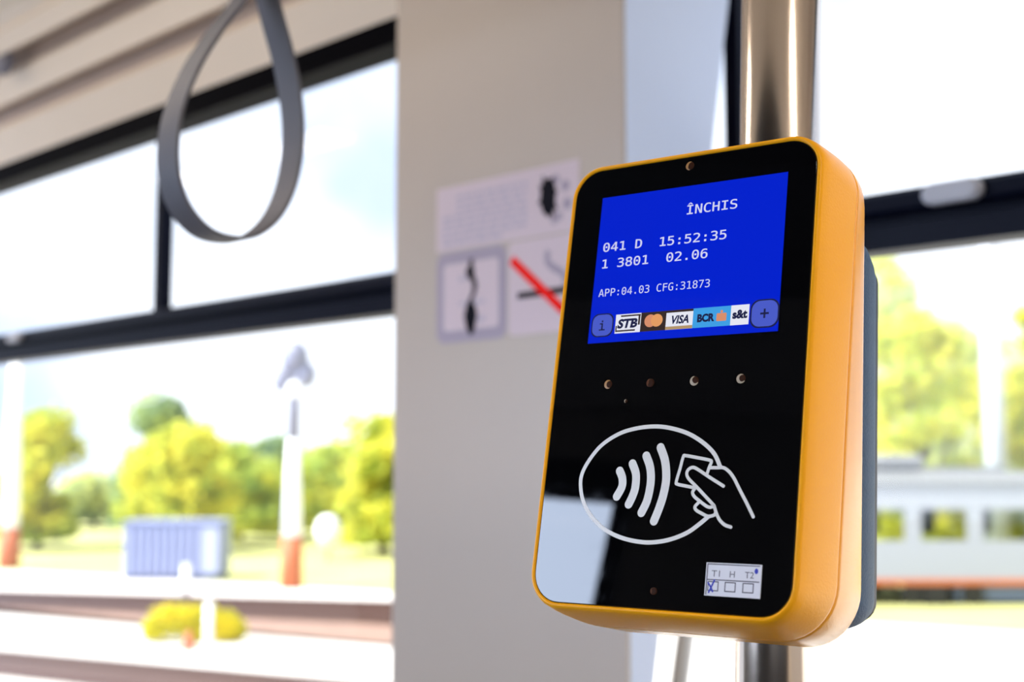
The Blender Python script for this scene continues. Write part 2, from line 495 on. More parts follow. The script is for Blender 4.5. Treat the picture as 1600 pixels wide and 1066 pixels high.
wb = lambda k: (lambda v: -0.335 - 0.10 * (v - 0.0) + k)
b = MB()
b.loops([vloop(-0.10, -0.02, 0.05), vloop(-0.002, -0.02, 0.108), vloop(0.0, -0.001, 0.11), vloop(0.007, 0.004, 0.117), vloop(0.014, 0.0, 0.124), vloop(0.020, -0.012, 0.13),
         vloop(0.031, -0.055, 0.15), vloop(0.041, -0.11, 0.17), vloop(0.049, -0.17, 0.185), vloop(0.054, -0.225, 0.195), vloop(0.054, -0.236, 0.195), vloop(0.049, -0.240, 0.19)], True)
b.build('front_housing', M_['orange'], val)
b = MB()
b.loops([vloop(0.045, -0.232, 0.19), vloop(0.0455, -0.256, 0.19)], False)
o = b.build('seam_gasket', M_['seam'], val); o['label'] = 'thin dark orange seam line'
b = MB()
b.loops([vloop(0.048, -0.246, 0.19), vloop(0.0535, -0.250, 0.195), vloop(0.055, -0.262, 0.197), vloop(0.054, wb(0.04), 0.20), vloop(0.048, wb(0.018), 0.20), vloop(0.034, wb(0.003), 0.19), vloop(0.015, wb(-0.001), 0.17), vloop(-0.06, wb(-0.001), 0.12)], True)
b.build('back_housing', mat('glossy_orange_plastic', (0.98, 0.42, 0.02), 0.25, bump=0.08, bscale=900, spec=0.8), val)
# blue-grey mounting box
b = MB()
wq = lambda k: (lambda v: k - 0.105 * (v - 0.3))


def qloop(i, wf, r=0.07):
    return [lc(u, v, wf(v)) for (u, v) in rr(0.10 + i, 0.22 + i * 1.2, 0.965 - i, 1.60 - i * 1.2, r, 6)]


b.loops([qloop(-0.035, wq(-0.30), 0.09), qloop(-0.030, wq(-0.55), 0.09), qloop(-0.016, wq(-0.64), 0.09), qloop(0.0, wq(-0.70), 0.08), qloop(0.012, wq(-0.715), 0.075)], True)
b.build('mounting_box', M_['greybox'], val)
b = MB()
b.loops([qloop(0.006, wq(-0.712), 0.08), qloop(0.004, wq(-0.735), 0.08)], False)
b.build('back_plate', M_['blackpl'], val)

# black glass front
gm = mat('black_front_glass', (0.0015, 0.0015, 0.002), 0.02, ior=1.52)
t = gm.node_tree; p = t.nodes['Principled BSDF']
c = t.nodes.new('ShaderNodeTexCoord'); nn_ = t.nodes.new('ShaderNodeTexNoise'); nn_.inputs['Scale'].default_value = 120; nn_.inputs['Detail'].default_value = 6
m2 = t.nodes.new('ShaderNodeMapRange'); m2.inputs['From Min'].default_value = 0.45; m2.inputs['From Max'].default_value = 0.75; m2.inputs['To Min'].default_value = 0.012; m2.inputs['To Max'].default_value = 0.045
t.links.new(c.outputs['Object'], nn_.inputs['Vector']); t.links.new(nn_.outputs['Fac'], m2.inputs['Value']); t.links.new(m2.outputs[0], p.inputs['Roughness'])
b = MB()
b.loops([vloop(-0.001, -0.02, 0.108), vloop(-0.001, -0.003, 0.109), vloop(-0.004, 0.0, 0.106)], False)
glass = b.build('front_glass', gm, val)


def flat(name, m, parent, polys, w, th=0.0006):
    """flat printed shapes lying on the glass: polys are lists of (u, v)"""
    b = MB()
    for P in polys:
        b.loops([[lc(u, v, w - th) for u, v in P], [lc(u, v, w) for u, v in P]], False)
    return b.build(name, m, parent)


def circ(c, r, n=28, ry=None):
    ry = ry or r
    return [(c[0] + r * math.cos(2 * math.pi * i / n), c[1] + ry * math.sin(2 * math.pi * i / n)) for i in range(n)]


def emis(name, col, s=1.0, rough=0.12):
    e = mat(name, (0.002, 0.002, 0.004), 0.02, emis=col, estr=s, ior=1.52)
    return e


E_blue = emis('screen_blue', (0.0, 0.012, 0.50))
E_txt = emis('screen_text_white', (0.62, 0.64, 0.86), 0.85)
E_white = emis('screen_tile_white', (0.75, 0.76, 0.85), 0.85)
E_btn = emis('screen_button_blue', (0.055, 0.085, 0.46))
E_navy = emis('screen_navy', (0.01, 0.012, 0.05))
E_dark = emis('screen_dark_brown', (0.03, 0.018, 0.016))
E_cyan = emis('screen_cyan', (0.04, 0.28, 0.62))
E_tan = emis('screen_tan', (0.55, 0.22, 0.12))
E_brown = emis('screen_gold', (0.36, 0.24, 0.12))

q = [loc(942.2, 310.5), loc(1231, 268.3), loc(1216.3, 517.4), loc(918.6, 537.4)]
u0, u1 = (q[0][0] + q[3][0]) / 2, (q[1][0] + q[2][0]) / 2
v0, v1 = (q[0][1] + q[1][1]) / 2, (q[2][1] + q[3][1]) / 2
disp = flat('display', E_blue, val, [[(u0, v0), (u1, v0), (u1, v1), (u0, v1)]], 0.0012)
disp['label'] = 'blue lit screen'

FONT = None
try:
    fp = os.path.join(bpy.utils.resource_path('LOCAL'), 'datafiles', 'fonts', 'DejaVuSansMono.woff2')
    if os.path.exists(fp): FONT = bpy.data.fonts.load(fp)
except Exception:
    FONT = None


def text_mesh(name, s, u_left, u_right, v_base, cap, m, parent, w=0.0022, bold=0.0, font=True, slant=0.0, v_slope=0.0):
    """lettering on the glass: first glyph starts at u_left, last ends at u_right, capitals are cap high"""
    cu = bpy.data.curves.new(name, 'FONT'); cu.body = s
    if font and FONT: cu.font = FONT
    cu.extrude = 0.0; cu.resolution_u = 4; cu.offset = bold
    to = bpy.data.objects.new('tmp', cu); COL.objects.link(to)
    bpy.context.view_layer.update()
    dg = bpy.context.evaluated_depsgraph_get()
    me = bpy.data.meshes.new_from_object(to.evaluated_get(dg))
    bpy.data.objects.remove(to)
    xs = [v.co.x for v in me.vertices]
    x0, x1 = min(xs), max(xs)
    sxx = (u_right - u_left) / (x1 - x0)
    caph = 0.574 if (font and FONT) else 0.729
    syy = cap / caph
    for v in me.vertices:
        x = (v.co.x - x0) * sxx + v.co.y * slant * syy
        y = v.co.y * syy
        v.co = Vector(lc(u_left + x, v_base - y + v_slope * x, w))
    me.materials.clear(); me.materials.append(m)
    o = bpy.data.objects.new(name, me); COL.objects.link(o); o.parent = parent
    return o


def line(s, pl, pr_, cap, m=E_txt, bold=0.007, name='screen_text', parent=None, **k):
    a, c = loc(*pl), loc(*pr_)
    return text_mesh(name, s, a[0], c[0], (a[1] + c[1]) / 2, cap, m, parent or disp, bold=bold, **k)


line('ÎNCHIS', (1073.5, 334.5), (1152, 326.5), 0.039)
line('041 D', (942.5, 393.8), (1003, 387.6), 0.0385)
line('15:52:35', (1031, 384), (1135, 374.5), 0.0385)
line('1 3801', (941, 420), (1013, 412.5), 0.0385)
line('02.06', (1041, 409.5), (1105.5, 403.2), 0.0385)
line('APP:04.03 CFG:31873', (935.5, 463.8), (1109, 449.3), 0.0325, bold=0.001)


def rquad(pts):
    return [loc(*p) for p in pts]


def rrect(c, hu, hv, r, n=6):
    return rr(c[0] - hu, c[1] - hv, c[0] + hu, c[1] + hv, r, n)


for s, cpx, hu, hv in (('i', (941.5, 508.6), 0.048, 0.046), ('+', (1195, 490), 0.054, 0.052)):
    c = loc(*cpx)
    bt = flat('screen_button', E_navy, disp, [rrect(c, hu, hv, hu * 0.62)], 0.0018)
    bt['label'] = 'rounded blue touch button with %s' % ('letter i' if s == 'i' else 'plus sign')
    b = MB()
    for rad, w_ in ((0.9, 0.0022),):
        P = rrect(c, hu * rad, hv * rad, hu * 0.58)
        b.loops([[lc(u, v, 0.0018) for u, v in P], [lc(u, v, w_) for u, v in P]], False)
    bt.data.materials.append(E_btn)
    me = bt.data
    # second material on the inner face of the same button
    nv = len(me.vertices)
    vs = [tuple(v.co) for v in me.vertices] + b.v
    fs = [tuple(p.vertices) for p in me.polygons] + [tuple(nv + i for i in f) for f in b.f]
    mi = [0] * len(me.polygons) + [1] * len(b.f)
    me2 = bpy.data.meshes.new('screen_button'); me2.from_pydata(vs, [], fs)
    me2.materials.append(E_navy); me2.materials.append(E_btn)
    me2.polygons.foreach_set('material_index', mi); me2.update()
    bt.data = me2
    if s == 'i':
        text_mesh('button_mark', 'i', c[0] - 0.013, c[0] + 0.013, c[1] + 0.02, 0.040, E_navy, disp, w=0.0026, bold=0.01)
    else:
        flat('button_mark', E_navy, disp, [[(c[0] - .016, c[1] - .0035), (c[0] + .016, c[1] - .0035), (c[0] + .016, c[1] + .0035), (c[0] - .016, c[1] + .0035)],
                                          [(c[0] - .0035, c[1] - .017), (c[0] + .0035, c[1] - .017), (c[0] + .0035, c[1] + .017), (c[0] - .0035, c[1] + .017)]], 0.0026)

ub = [loc(962, 506)[0], loc(1001.5, 503)[0], loc(1041, 500)[0], loc(1083, 497)[0], loc(1142, 494)[0], loc(1170.5, 492)[0]]
vt = (loc(963, 491)[1] + loc(1170, 477)[1]) / 2; vb_ = (loc(961, 522)[1] + loc(1169, 506.5)[1]) / 2
R4 = lambda a, b_, c, d_: [(a, b_), (c, b_), (c, d_), (a, d_)]
tiles = []
for i, (m, lb) in enumerate(((E_white, 'white STB logo tile'), (E_dark, 'dark tile with two orange discs'), (E_white, 'white VISA logo tile'), (E_cyan, 'cyan BCR logo tile'), (E_white, 'white s&t logo tile'))):
    o = flat('logo_tile', m, disp, [R4(ub[i], vt, ub[i + 1], vb_)], 0.0018); o['label'] = lb
H = vb_ - vt; vm = (vt + vb_) / 2
W0 = ub[1] - ub[0]
text_mesh('logo_lettering', 'STB', ub[0] + W0 * 0.08, ub[0] + W0 * 0.86, vm + H * 0.22, H * 0.46, E_navy, disp, w=0.0024, bold=0.05, font=False, slant=0.18)
sw = lambda a, b_, c, d_: [(ub[0] + W0 * a, vt + H * b_), (ub[0] + W0 * c, vt + H * b_), (ub[0] + W0 * c, vt + H * d_), (ub[0] + W0 * a, vt + H * d_)]
flat('logo_swoosh', E_dark, disp, [sw(0.2, 0.06, 0.98, 0.14), sw(0.9, 0.10, 0.97, 0.62), sw(0.02, 0.84, 0.8, 0.92), sw(0.02, 0.6, 0.07, 0.88)], 0.0024)
W1 = ub[2] - ub[1]; r_ = H * 0.33
flat('logo_disc', E_tan, disp, [circ((ub[1] + W1 * 0.38, vm - H * .04), r_)], 0.0024)
flat('logo_disc', emis('screen_orange', (0.62, 0.27, 0.10)), disp, [circ((ub[1] + W1 * 0.64, vm - H * .04), r_)], 0.0028)
W2 = ub[3] - ub[2]
text_mesh('logo_lettering', 'VISA', ub[2] + W2 * 0.16, ub[2] + W2 * 0.86, vm + H * 0.2, H * 0.42, E_navy, disp, w=0.0024, bold=0.035, font=False, slant=0.2)
flat('logo_stripe', E_brown, disp, [R4(ub[2], vb_ - H * .16, ub[3], vb_)], 0.0024)
flat('logo_stripe', E_dark, disp, [R4(ub[2], vt, ub[3], vt + H * .12)], 0.0024)
W3 = ub[4] - ub[3]
text_mesh('logo_lettering', 'BCR', ub[3] + W3 * 0.12, ub[3] + W3 * 0.58, vm + H * 0.2, H * 0.38, E_navy, disp, w=0.0024, bold=0.055, font=False)
c = (ub[3] + W3 * 0.76, vm + H * 0.04)
flat('logo_emblem', E_tan, disp, [rrect(c, W3 * 0.13, H * 0.2, H * 0.05), circ((c[0], c[1] - H * 0.28), H * 0.07)], 0.0024)
W4 = ub[5] - ub[4]
text_mesh('logo_lettering', 's&t', ub[4] + W4 * 0.1, ub[4] + W4 * 0.92, vm + H * 0.16, H * 0.42, E_navy, disp, w=0.0024, bold=0.05, font=False)


# printed contactless emblem
def stroke(pts, width, n=8, smooth=True, cap=8):
    """a round-ended ribbon of quads along a path of (u, v)"""
    P = cr(pts, n) if smooth else [Vector(p) for p in pts]
    l, r = [], []
    for i, p in enumerate(P):
        tn = (P[min(i + 1, len(P) - 1)] - P[max(i - 1, 0)])
        tn = tn.normalized() if tn.length > 0 else Vector((1, 0))
        nn = Vector((-tn.y, tn.x)) * width / 2
        l.append(p + nn); r.append(p - nn)
    quads = [[l[i], l[i + 1], r[i + 1], r[i]] for i in range(len(P) - 1)]
    return quads, (P[0], P[-1])


white = mat('white_print', (0.80, 0.78, 0.75), 0.35)


def strokes(name, paths, width, m, parent, w, smooth=True):
    b = MB()
    for pth in paths:
        qd, ends = stroke(pth, width, smooth=smooth)
        vs = []; fs = []
        for k, Q in enumerate(qd):
            b.add([lc(p[0], p[1], w) for p in Q], [(3, 2, 1, 0), (0, 1, 2, 3)][:1])
        for e in ends:
            b.add([lc(u, v, w + 0.00003) for u, v in circ((e[0], e[1]), width / 2, 16)], [tuple(reversed(range(16)))])
    return b.build(name, m, parent)


Z4 = lambda x, y: loc(900 + x / 2.9625, 640 + y / 2.9625)
zp = lambda L_: [Z4(*p) for p in L_]
strokes('contactless_ring', [zp([(668, 265), (640, 205), (590, 155), (520, 112), (440, 87), (365, 79), (280, 88), (200, 113), (120, 165), (62, 235), (28, 300), (22, 360), (36, 430), (75, 500), (140, 560), (220, 597), (310, 615), (380, 613), (450, 598), (520, 568), (575, 528), (612, 497)])], 0.0148, white, glass, 0.0010)
for wv in ([(203, 285), (215, 318), (213, 358), (189, 403)], [(262, 251), (278, 300), (275, 360), (262, 402), (244, 439)], [(326, 215), (344, 270), (346, 340), (330, 420), (303, 478)], [(392, 176), (413, 240), (418, 320), (405, 395), (385, 458), (361, 517)]):
    strokes('contactless_wave', [zp(wv)], 0.0315, white, glass, 0.0010)
strokes('hand_with_card_drawing', [zp([(608, 296), (618, 266), (627, 244), (619, 235), (565, 224), (508, 214), (497, 220), (482, 275), (465, 334), (470, 346), (510, 355), (545, 362)]),
                      zp([(683, 355), (620, 315), (556, 273), (532, 271), (515, 288), (519, 316), (560, 360), (600, 403), (640, 446)]),
                      zp([(550, 367), (540, 384), (548, 403), (575, 426), (603, 447), (622, 453), (640, 446)]),
                      zp([(567, 432), (551, 451), (558, 467), (583, 482), (612, 495), (640, 489), (646, 478)]),
                      zp([(640, 446), (650, 480), (665, 511), (688, 534), (717, 545)]),
                      zp([(624, 270), (655, 270), (682, 270), (706, 285), (730, 316), (760, 375), (792, 437), (821, 497)])], 0.0115, white, glass, 0.0010)

# little lamps and holes in the glass
amber = mat('amber_glint', (0.40, 0.19, 0.05), 0.45)
silver = mat('tan_glint', (0.42, 0.33, 0.23), 0.45)
hole = mat('dark_brown_lens', (0.035, 0.010, 0.003), 0.5, spec=0.1)
dim = mat('dim_brown_glint', (0.12, 0.04, 0.015), 0.5, spec=0.1)


def led(px, py, r, a0, a1, m1, name='indicator_led', full=True):
    c = loc(px, py)
    b = MB(); lpp = []
    for k, (rad, w_) in enumerate(((1.0, 0.0002), (0.95, 0.0010), (0.6, 0.0014))):
        lpp.append([lc(u, v, w_) for u, v in circ(c, r * rad, 20)])
    b.loops(lpp, True)
    o = b.build(name, hole, val)
    b = MB(); A = []; Bq = []
    N = 14
    for i in range(N + 1):
        a = math.radians(a0 + (a1 - a0) * i / N); th = math.sin(math.pi * i / N) * 0.55 + 0.12
        A.append((c[0] + r * 1.02 * math.cos(a), c[1] + r * 1.02 * math.sin(a)))
        Bq.append((c[0] + r * (1.02 - th) * math.cos(a), c[1] + r * (1.02 - th) * math.sin(a)))
    vs = [lc(u, v, 0.0016) for u, v in A] + [lc(u, v, 0.0026) for u, v in Bq]
    b.add(vs, [(i, N + 1 + i, N + 2 + i, i + 1) for i in range(N)], True)
    b.build('crescent_glint', m1, o)  # lit crescent on the lens, put in as a coloured rim
    return o


led(950.5, 601, 0.0165, 60, 300, amber)
led(1016.5, 598.5, 0.0160, 120, 250, dim)
led(1085, 595.5, 0.0170, 20, 270, silver)
led(1158, 592, 0.0170, 30, 300, silver)
led(1078.5, 259.5, 0.0170, 90, 290, amber, 'camera_lens')
led(1021.5, 924, 0.0130, 120, 230, dim, 'sensor_hole')
led(978, 627, 0.0065, 90, 290, silver, 'microphone_hole')
# paper sticker with three boxes
c0, c1 = loc(1104.5, 881.5), loc(1188, 934)
paper = mat('white_sticker', (0.80, 0.79, 0.84), 0.5)
su0, sv0, su1, sv1 = c0[0], c0[1], c0[0] + (c1[0] - c0[0]) * 1.0, loc(1104, 933)[1]
sv0 = (loc(1105, 882)[1] + loc(1188, 880)[1]) / 2; sv1 = (loc(1104, 933)[1] + loc(1187, 934)[1]) / 2
stk = flat('paper_sticker', paper, val, [R4(su0, sv0, su1, sv1)], 0.003, 0.003)
stk['label'] = 'small white sticker with three tick boxes'
sw_, sh_ = su1 - su0, sv1 - sv0
sp = lambda a, b_: (su0 + sw_ * a, sv0 + sh_ * b_)
inkg = mat('dark_sticker_print', (0.10, 0.09, 0.12), 0.5)
pen = mat('blue_ballpoint', (0.02, 0.03, 0.45), 0.4)
for s, a, b_ in (('T1', 0.11, 0.26), ('H', 0.44, 0.53), ('T2', 0.71, 0.87)):
    p0, p1 = sp(a, 0.42), sp(b_, 0.42)
    text_mesh('sticker_lettering', s, p0[0], p1[0], p0[1], sh_ * 0.20, inkg, stk, w=0.0034, bold=0.0, font=False)
th = 0.0035
ln = [R4(*sp(0.03, 0.03), sp(0.97, 0.03)[0], sp(0, 0.03)[1] + th), R4(*sp(0.03, 0.50), sp(0.97, 0.5)[0], sp(0, 0.50)[1] + th), R4(*sp(0.02, 0.03), sp(0.02, 0)[0] + th, sp(0, 0.97)[1])]
for a in (0.05, 0.36, 0.68):
    x0, y0 = sp(a, 0.56); x1, y1 = sp(a + 0.2, 0.86)
    ln += [R4(x0, y0, x1, y0 + th), R4(x0, y1 - th, x1, y1), R4(x0, y0, x0 + th, y1), R4(x1 - th, y0, x1, y1)]
flat('tick_box_lines', inkg, stk, ln, 0.0034, 0.0003)
strokes('pen_cross', [[sp(0.17, 0.53), sp(0.13, 0.7), sp(0.08, 0.9)], [sp(0.06, 0.62), sp(0.11, 0.74), sp(0.15, 0.87)]], 0.006, pen, stk, 0.0038)
flat('pen_dot', pen, stk, [circ(sp(0.91, 0.20), 0.0065, 14, 0.009)], 0.0038)

# ------------------------------------------------------------------ grab pole carrying the validator
DP = 5.50 * U
pp = lambda px, py: RC @ Vector(((px - 800) / FPX, -(py - 533) / FPX, -1))
pc = CAM + pp(1217, 533) * DP
roll = math.radians(1.5)
axis = (Vector((0, 0, 1)) + Vector((math.cos(HEAD - math.pi / 2), math.sin(HEAD - math.pi / 2), 0)) * math.tan(roll)).normalized()
k0 = (0.0 - pc.z) / axis.z; k1 = (2.42 - pc.z) / axis.z
b = MB(); base = pc + axis * k0
b.tube((0, 0, 0), axis * (k1 - k0), 0.0208, n=48)
pole = empty('grab_pole', base); tag(pole, 'vertical stainless steel grab pole behind the orange card validator', 'grab pole')
b.build('tube', M_['steel'], pole)
b = MB(); b.tube((0, 0, 0), axis * 0.02, 0.045, 0.03, n=32); b.build('floor_flange', M_['steel'], pole)
b = MB(); b.tube(axis * (k1 - k0), axis * (k1 - k0 - 0.02), 0.045, 0.03, n=32); b.build('ceiling_flange', M_['steel'], pole)
# clamp that ties the mounting box to the pole
for v in (0.55, 1.15):
    m_ = MB()
    cpos = RM.inverted() @ (P0 + (ux * 0.62 + vx * v + wx * (-0.8)) * U)
    # pole centre at this height in reader coordinates
    wp = P0 + (ux * 0.62 + vx * v - wx * 0.8) * U
    k = (wp - pc).dot(axis); ctr = RM.inverted() @ (pc + axis * k); axl = RM.to_3x3().inverted() @ axis
    xh = Vector((1, 0, 0)); xh = (xh - axl * xh.dot(axl)).normalized(); yh = axl.cross(xh)
    L_ = []
    for hh, rad in ((-0.011, 0.0212), (-0.011, 0.026), (0.011, 0.026), (0.011, 0.0212)):
        L_.append([tuple(ctr + axl * hh + (xh * math.cos(a) + yh * math.sin(a)) * rad) for a in [2 * math.pi * i / 32 for i in range(32)]])
    L_.append(L_[0])
    m_.loops(L_, True, False, False)
    d = Vector(lc(0.62, v, -0.70)); 
    m_.tube(tuple(d), tuple(ctr - (ctr - d).normalized() * 0.021), 0.010, n=12)
    m_.build('pole_clamp', M_['blackpl'], val)

# ------------------------------------------------------------------ stickers on the pillar
YS = 1.15
pq = lambda px, py: (lambda p: (p.x, p.z))(at(px, py, 'y', YS))


def xz(name, m, parent, polys, y, th=0.0008, org=(0, 0, 0)):
    b = MB()
    for P in polys:
        b.loops([[(x - org[0], y - org[1], z - org[2]) for x, z in P], [(x - org[0], y - th - org[1], z - org[2]) for x, z in P]], False)
    return b.build(name, m, parent)


def rect4(a, c):
    return [(a[0], a[1]), (c[0], a[1]), (c[0], c[1]), (a[0], c[1])]


def rr2(x0, z0, x1, z1, r):
    return rr(x0, z0, x1, z1, r, 5)


def thing_at(name, lab, cat, a, group=None):
    o = empty(name, (a[0], YS, a[1])); tag(o, lab, cat, group)
    return o, (a[0], YS, a[1])


X0 = pq(683, 400)[0]; X1 = pq(906, 400)[0]; XM = pq(793, 400)[0]
ZT = pq(684, 297)[1]; ZM = 0.5 * (pq(684, 396)[1] + pq(790, 384)[1]); ZBt = pq(686, 538)[1]
# notice
n1, og = thing_at('notice_sticker', 'pale notice sticker with grey text lines and a black blot on the pillar', 'sticker', ((X0 + X1) / 2, ZM + .004))
xz('sheet', M_['paper'], n1, [rect4((X0, ZM + 0.003), (X1, ZT))], YS, 0.0006, og)
rows = []
random.seed(3)
for k in range(8):
    z = ZT - 0.014 - k * (ZT - ZM - 0.02) / 8
    x = X0 + (0.04 if k < 3 else 0.012)
    end = X0 + (X1 - X0) * (0.66 if k != 7 else 0.5)
    while x < end:
        wd = random.uniform(0.008, 0.024)
        rows.append([(x, z - 0.0055), (min(x + wd, end), z - 0.0055), (min(x + wd, end), z), (x, z)])
        x += wd + 0.004
o = xz('text_lines', M_['inkf'], n1, rows, YS - 0.0006, 0.0002, og); o['label'] = 'grey illegible lines of small text'
c = pq(857, 308)
bl = []
for i in range(28):
    a = 2 * math.pi * i / 28
    r = (0.9 + 0.45 * (i % 2) * random.random() - 0.12 * math.cos(2 * a))
    bl.append((c[0] + 0.0165 * r * math.cos(a), c[1] + 0.023 * r * math.sin(a)))
polys = [bl]
xz('blot', M_['inkb'], n1, polys, YS - 0.0006, 0.0003, og)
dots = []
for (dx, dz, r) in ((870, 280, 0.006), (884, 290, .0075), (887, 318, .008), (874, 338, .006), (866, 345, .005)):
    cc = pq(dx, dz); dots.append(circ(cc, r, 12))
o = xz('blot_spots', M_['ink'], n1, dots, YS - 0.0006, 0.0002, og)
# framed pictogram
n2, og = thing_at('pictogram_sticker', 'square pictogram sticker with a rounded grey frame and a dark standing figure, under the notice', 'sticker', ((X0 + XM) / 2, ZBt))
xa, xb = X0 + 0.001, XM - 0.002
xz('sheet', M_['ink'], n2, [rr2(xa, ZBt, xb, ZM, 0.014)], YS, 0.0006, og)
xz('inner_panel', M_['paper'], n2, [rr2(xa + 0.014, ZBt + 0.016, xb - 0.014, ZM - 0.016, 0.006)], YS - 0.0006, 0.0002, og)
cx_ = pq(737, 460)[0]; hz = ZM - ZBt
fig = [circ((cx_ - 0.002, ZM - hz * 0.24), 0.0085, 14)]
body = [(-.004, .24), (.008, .30), (.012, .40), (.008, .50), (.002, .56), (.008, .62), (.012, .72), (.008, .84), (.004, .93), (-.004, .93), (-.010, .84), (-.014, .72), (-.010, .62), (-.004, .54), (.002, .46), (.002, .36), (-.008, .30)]
fig.append([(cx_ + a, ZM - hz * b_) for a, b_ in body])
fig.append(rect4((cx_ - 0.004, ZM - hz * 0.2), (cx_ + 0.004, ZM - hz * 0.1)))
xz('figure', M_['inkb'], n2, fig, YS - 0.0008, 0.0002, og)
arms = [rect4((cx_ - 0.024, ZM - hz * 0.34), (cx_ - 0.009, ZM - hz * 0.28)), rect4((cx_ + 0.012, ZM - hz * 0.80), (cx_ + 0.026, ZM - hz * 0.74)), rect4((cx_ - 0.024, ZM - hz * 0.60), (cx_ + 0.026, ZM - hz * 0.56))]
for ar in arms: xz('figure_mark', M_['inkf'], n2, [ar], YS - 0.0008, 0.0001, og)
# no smoking
n3, og = thing_at('no_smoking_sticker', 'no smoking sticker with red slash over a cigarette, beside the framed pictogram', 'sticker', ((XM + X1) / 2, ZBt))
xz('sheet', M_['paper'], n3, [rr2(XM + 0.002, ZBt + 0.002, X1, ZM, 0.008)], YS, 0.0006, og)


def bar(p, q_, wd):
    p = Vector(p); q_ = Vector(q_); d = (q_ - p).normalized(); n_ = Vector((-d.y, d.x)) * wd / 2
    return [tuple(p + n_), tuple(q_ + n_), tuple(q_ - n_), tuple(p - n_)]


ca, cb = pq(809, 463), pq(935, 448)
xz('cigarette', M_['inkb'], n3, [bar(ca, (X1 - .004, ca[1] + 0.001), 0.0085)], YS - 0.0006, 0.0002, og)
sm = [pq(*p) for p in ((858, 392), (854, 402), (858, 413), (868, 420), (880, 426), (884, 436), (884, 444))]
sm = [(min(a, X1 - .004), b_) for a, b_ in sm]
xz('smoke', M_['ink'], n3, [bar(sm[i], sm[i + 1], 0.010) for i in range(len(sm) - 1)], YS - 0.0006, 0.0002, og)
ra, rb = pq(800, 406), pq(884, 488)
xz('red_slash', M_['red'], n3, [bar(ra, rb, 0.0125)], YS - 0.0009, 0.0003, og)

# ------------------------------------------------------------------ outside
ZG = -1.0
g = lambda px, py: at(px, py, 'z', ZG)
FW = Vector((math.cos(HEAD), math.sin(HEAD), 0)); RT = Vector((math.sin(HEAD), -math.cos(HEAD), 0))
o = box('ground', (-140, 1.9, ZG - 0.2), (70, 160, ZG), M_['ground']); tag(o, kind='structure')


def strip(name, m, p_l, p_r, q_l, q_r, h, lab=None, cat=None, group=None, kind=None, ext=0.6, extr=0.35):
    """a long low slab on the ground between two sight lines (near edge p, far edge q)"""
    a, b_, c, d_ = g(*p_l), g(*p_r), g(*q_r), g(*q_l)
    a2 = a + (a - b_) * ext; b2 = b_ + (b_ - a) * extr; d2 = d_ + (d_ - c) * ext; c2 = c + (c - d_) * extr
    mb = MB()
    P = [a2, b2, c2, d2]
    org = (a + c) / 2
    mb.loops([[(v.x - org.x, v.y - org.y, 0.0) for v in P], [(v.x - org.x, v.y - org.y, h) for v in P]], False)
    o = mb.build(name, m); o.location = (org.x, org.y, ZG)
    return tag(o, lab, cat, group, kind)


strip('grass', M_['grass'], (0, 893), (612, 930), (0, 812), (612, 818), 0.05, 'strip of yellow-green grass below the trees', 'grass', kind='stuff', ext=1.2, extr=2.0)
strip('paving', M_['concrete'], (0, 930), (612, 958), (0, 896), (612, 932), 0.06, kind='structure', ext=1.2)
strip('ballast', M_['ballast'], (0, 953), (612, 1010), (0, 934), (612, 955), 0.02, kind='structure', ext=1.0)
for (pl, pr_) in (((0, 940), (612, 958)), ((0, 950), (612, 978)), ((0, 1042), (612, 1100)), ((0, 1056), (612, 1125))):
    a, c = g(*pl), g(*pr_)
    d = c - a
    mb = MB(); mb.box((-d.length * 1.0, -0.05, 0), (d.length * 1.3, 0.05, 0.02)); mb.box((-d.length * 1.0, -0.016, 0.02), (d.length * 1.3, 0.016, 0.12)); mb.box((-d.length * 1.0, -0.035, 0.12), (d.length * 1.3, 0.035, 0.16))
    o = mb.build('tram_rail', M_['rust']); o.location = (a.x, a.y, ZG + 0.02); o.rotation_euler = (0, 0, math.atan2(d.y, d.x))
    tag(o, 'rusty brown tram rail, %s' % {940: 'furthest from the window', 950: 'second from the grass', 1042: 'third from the grass', 1056: 'nearest the window'}[pl[1]], 'rail', 'tram rails')


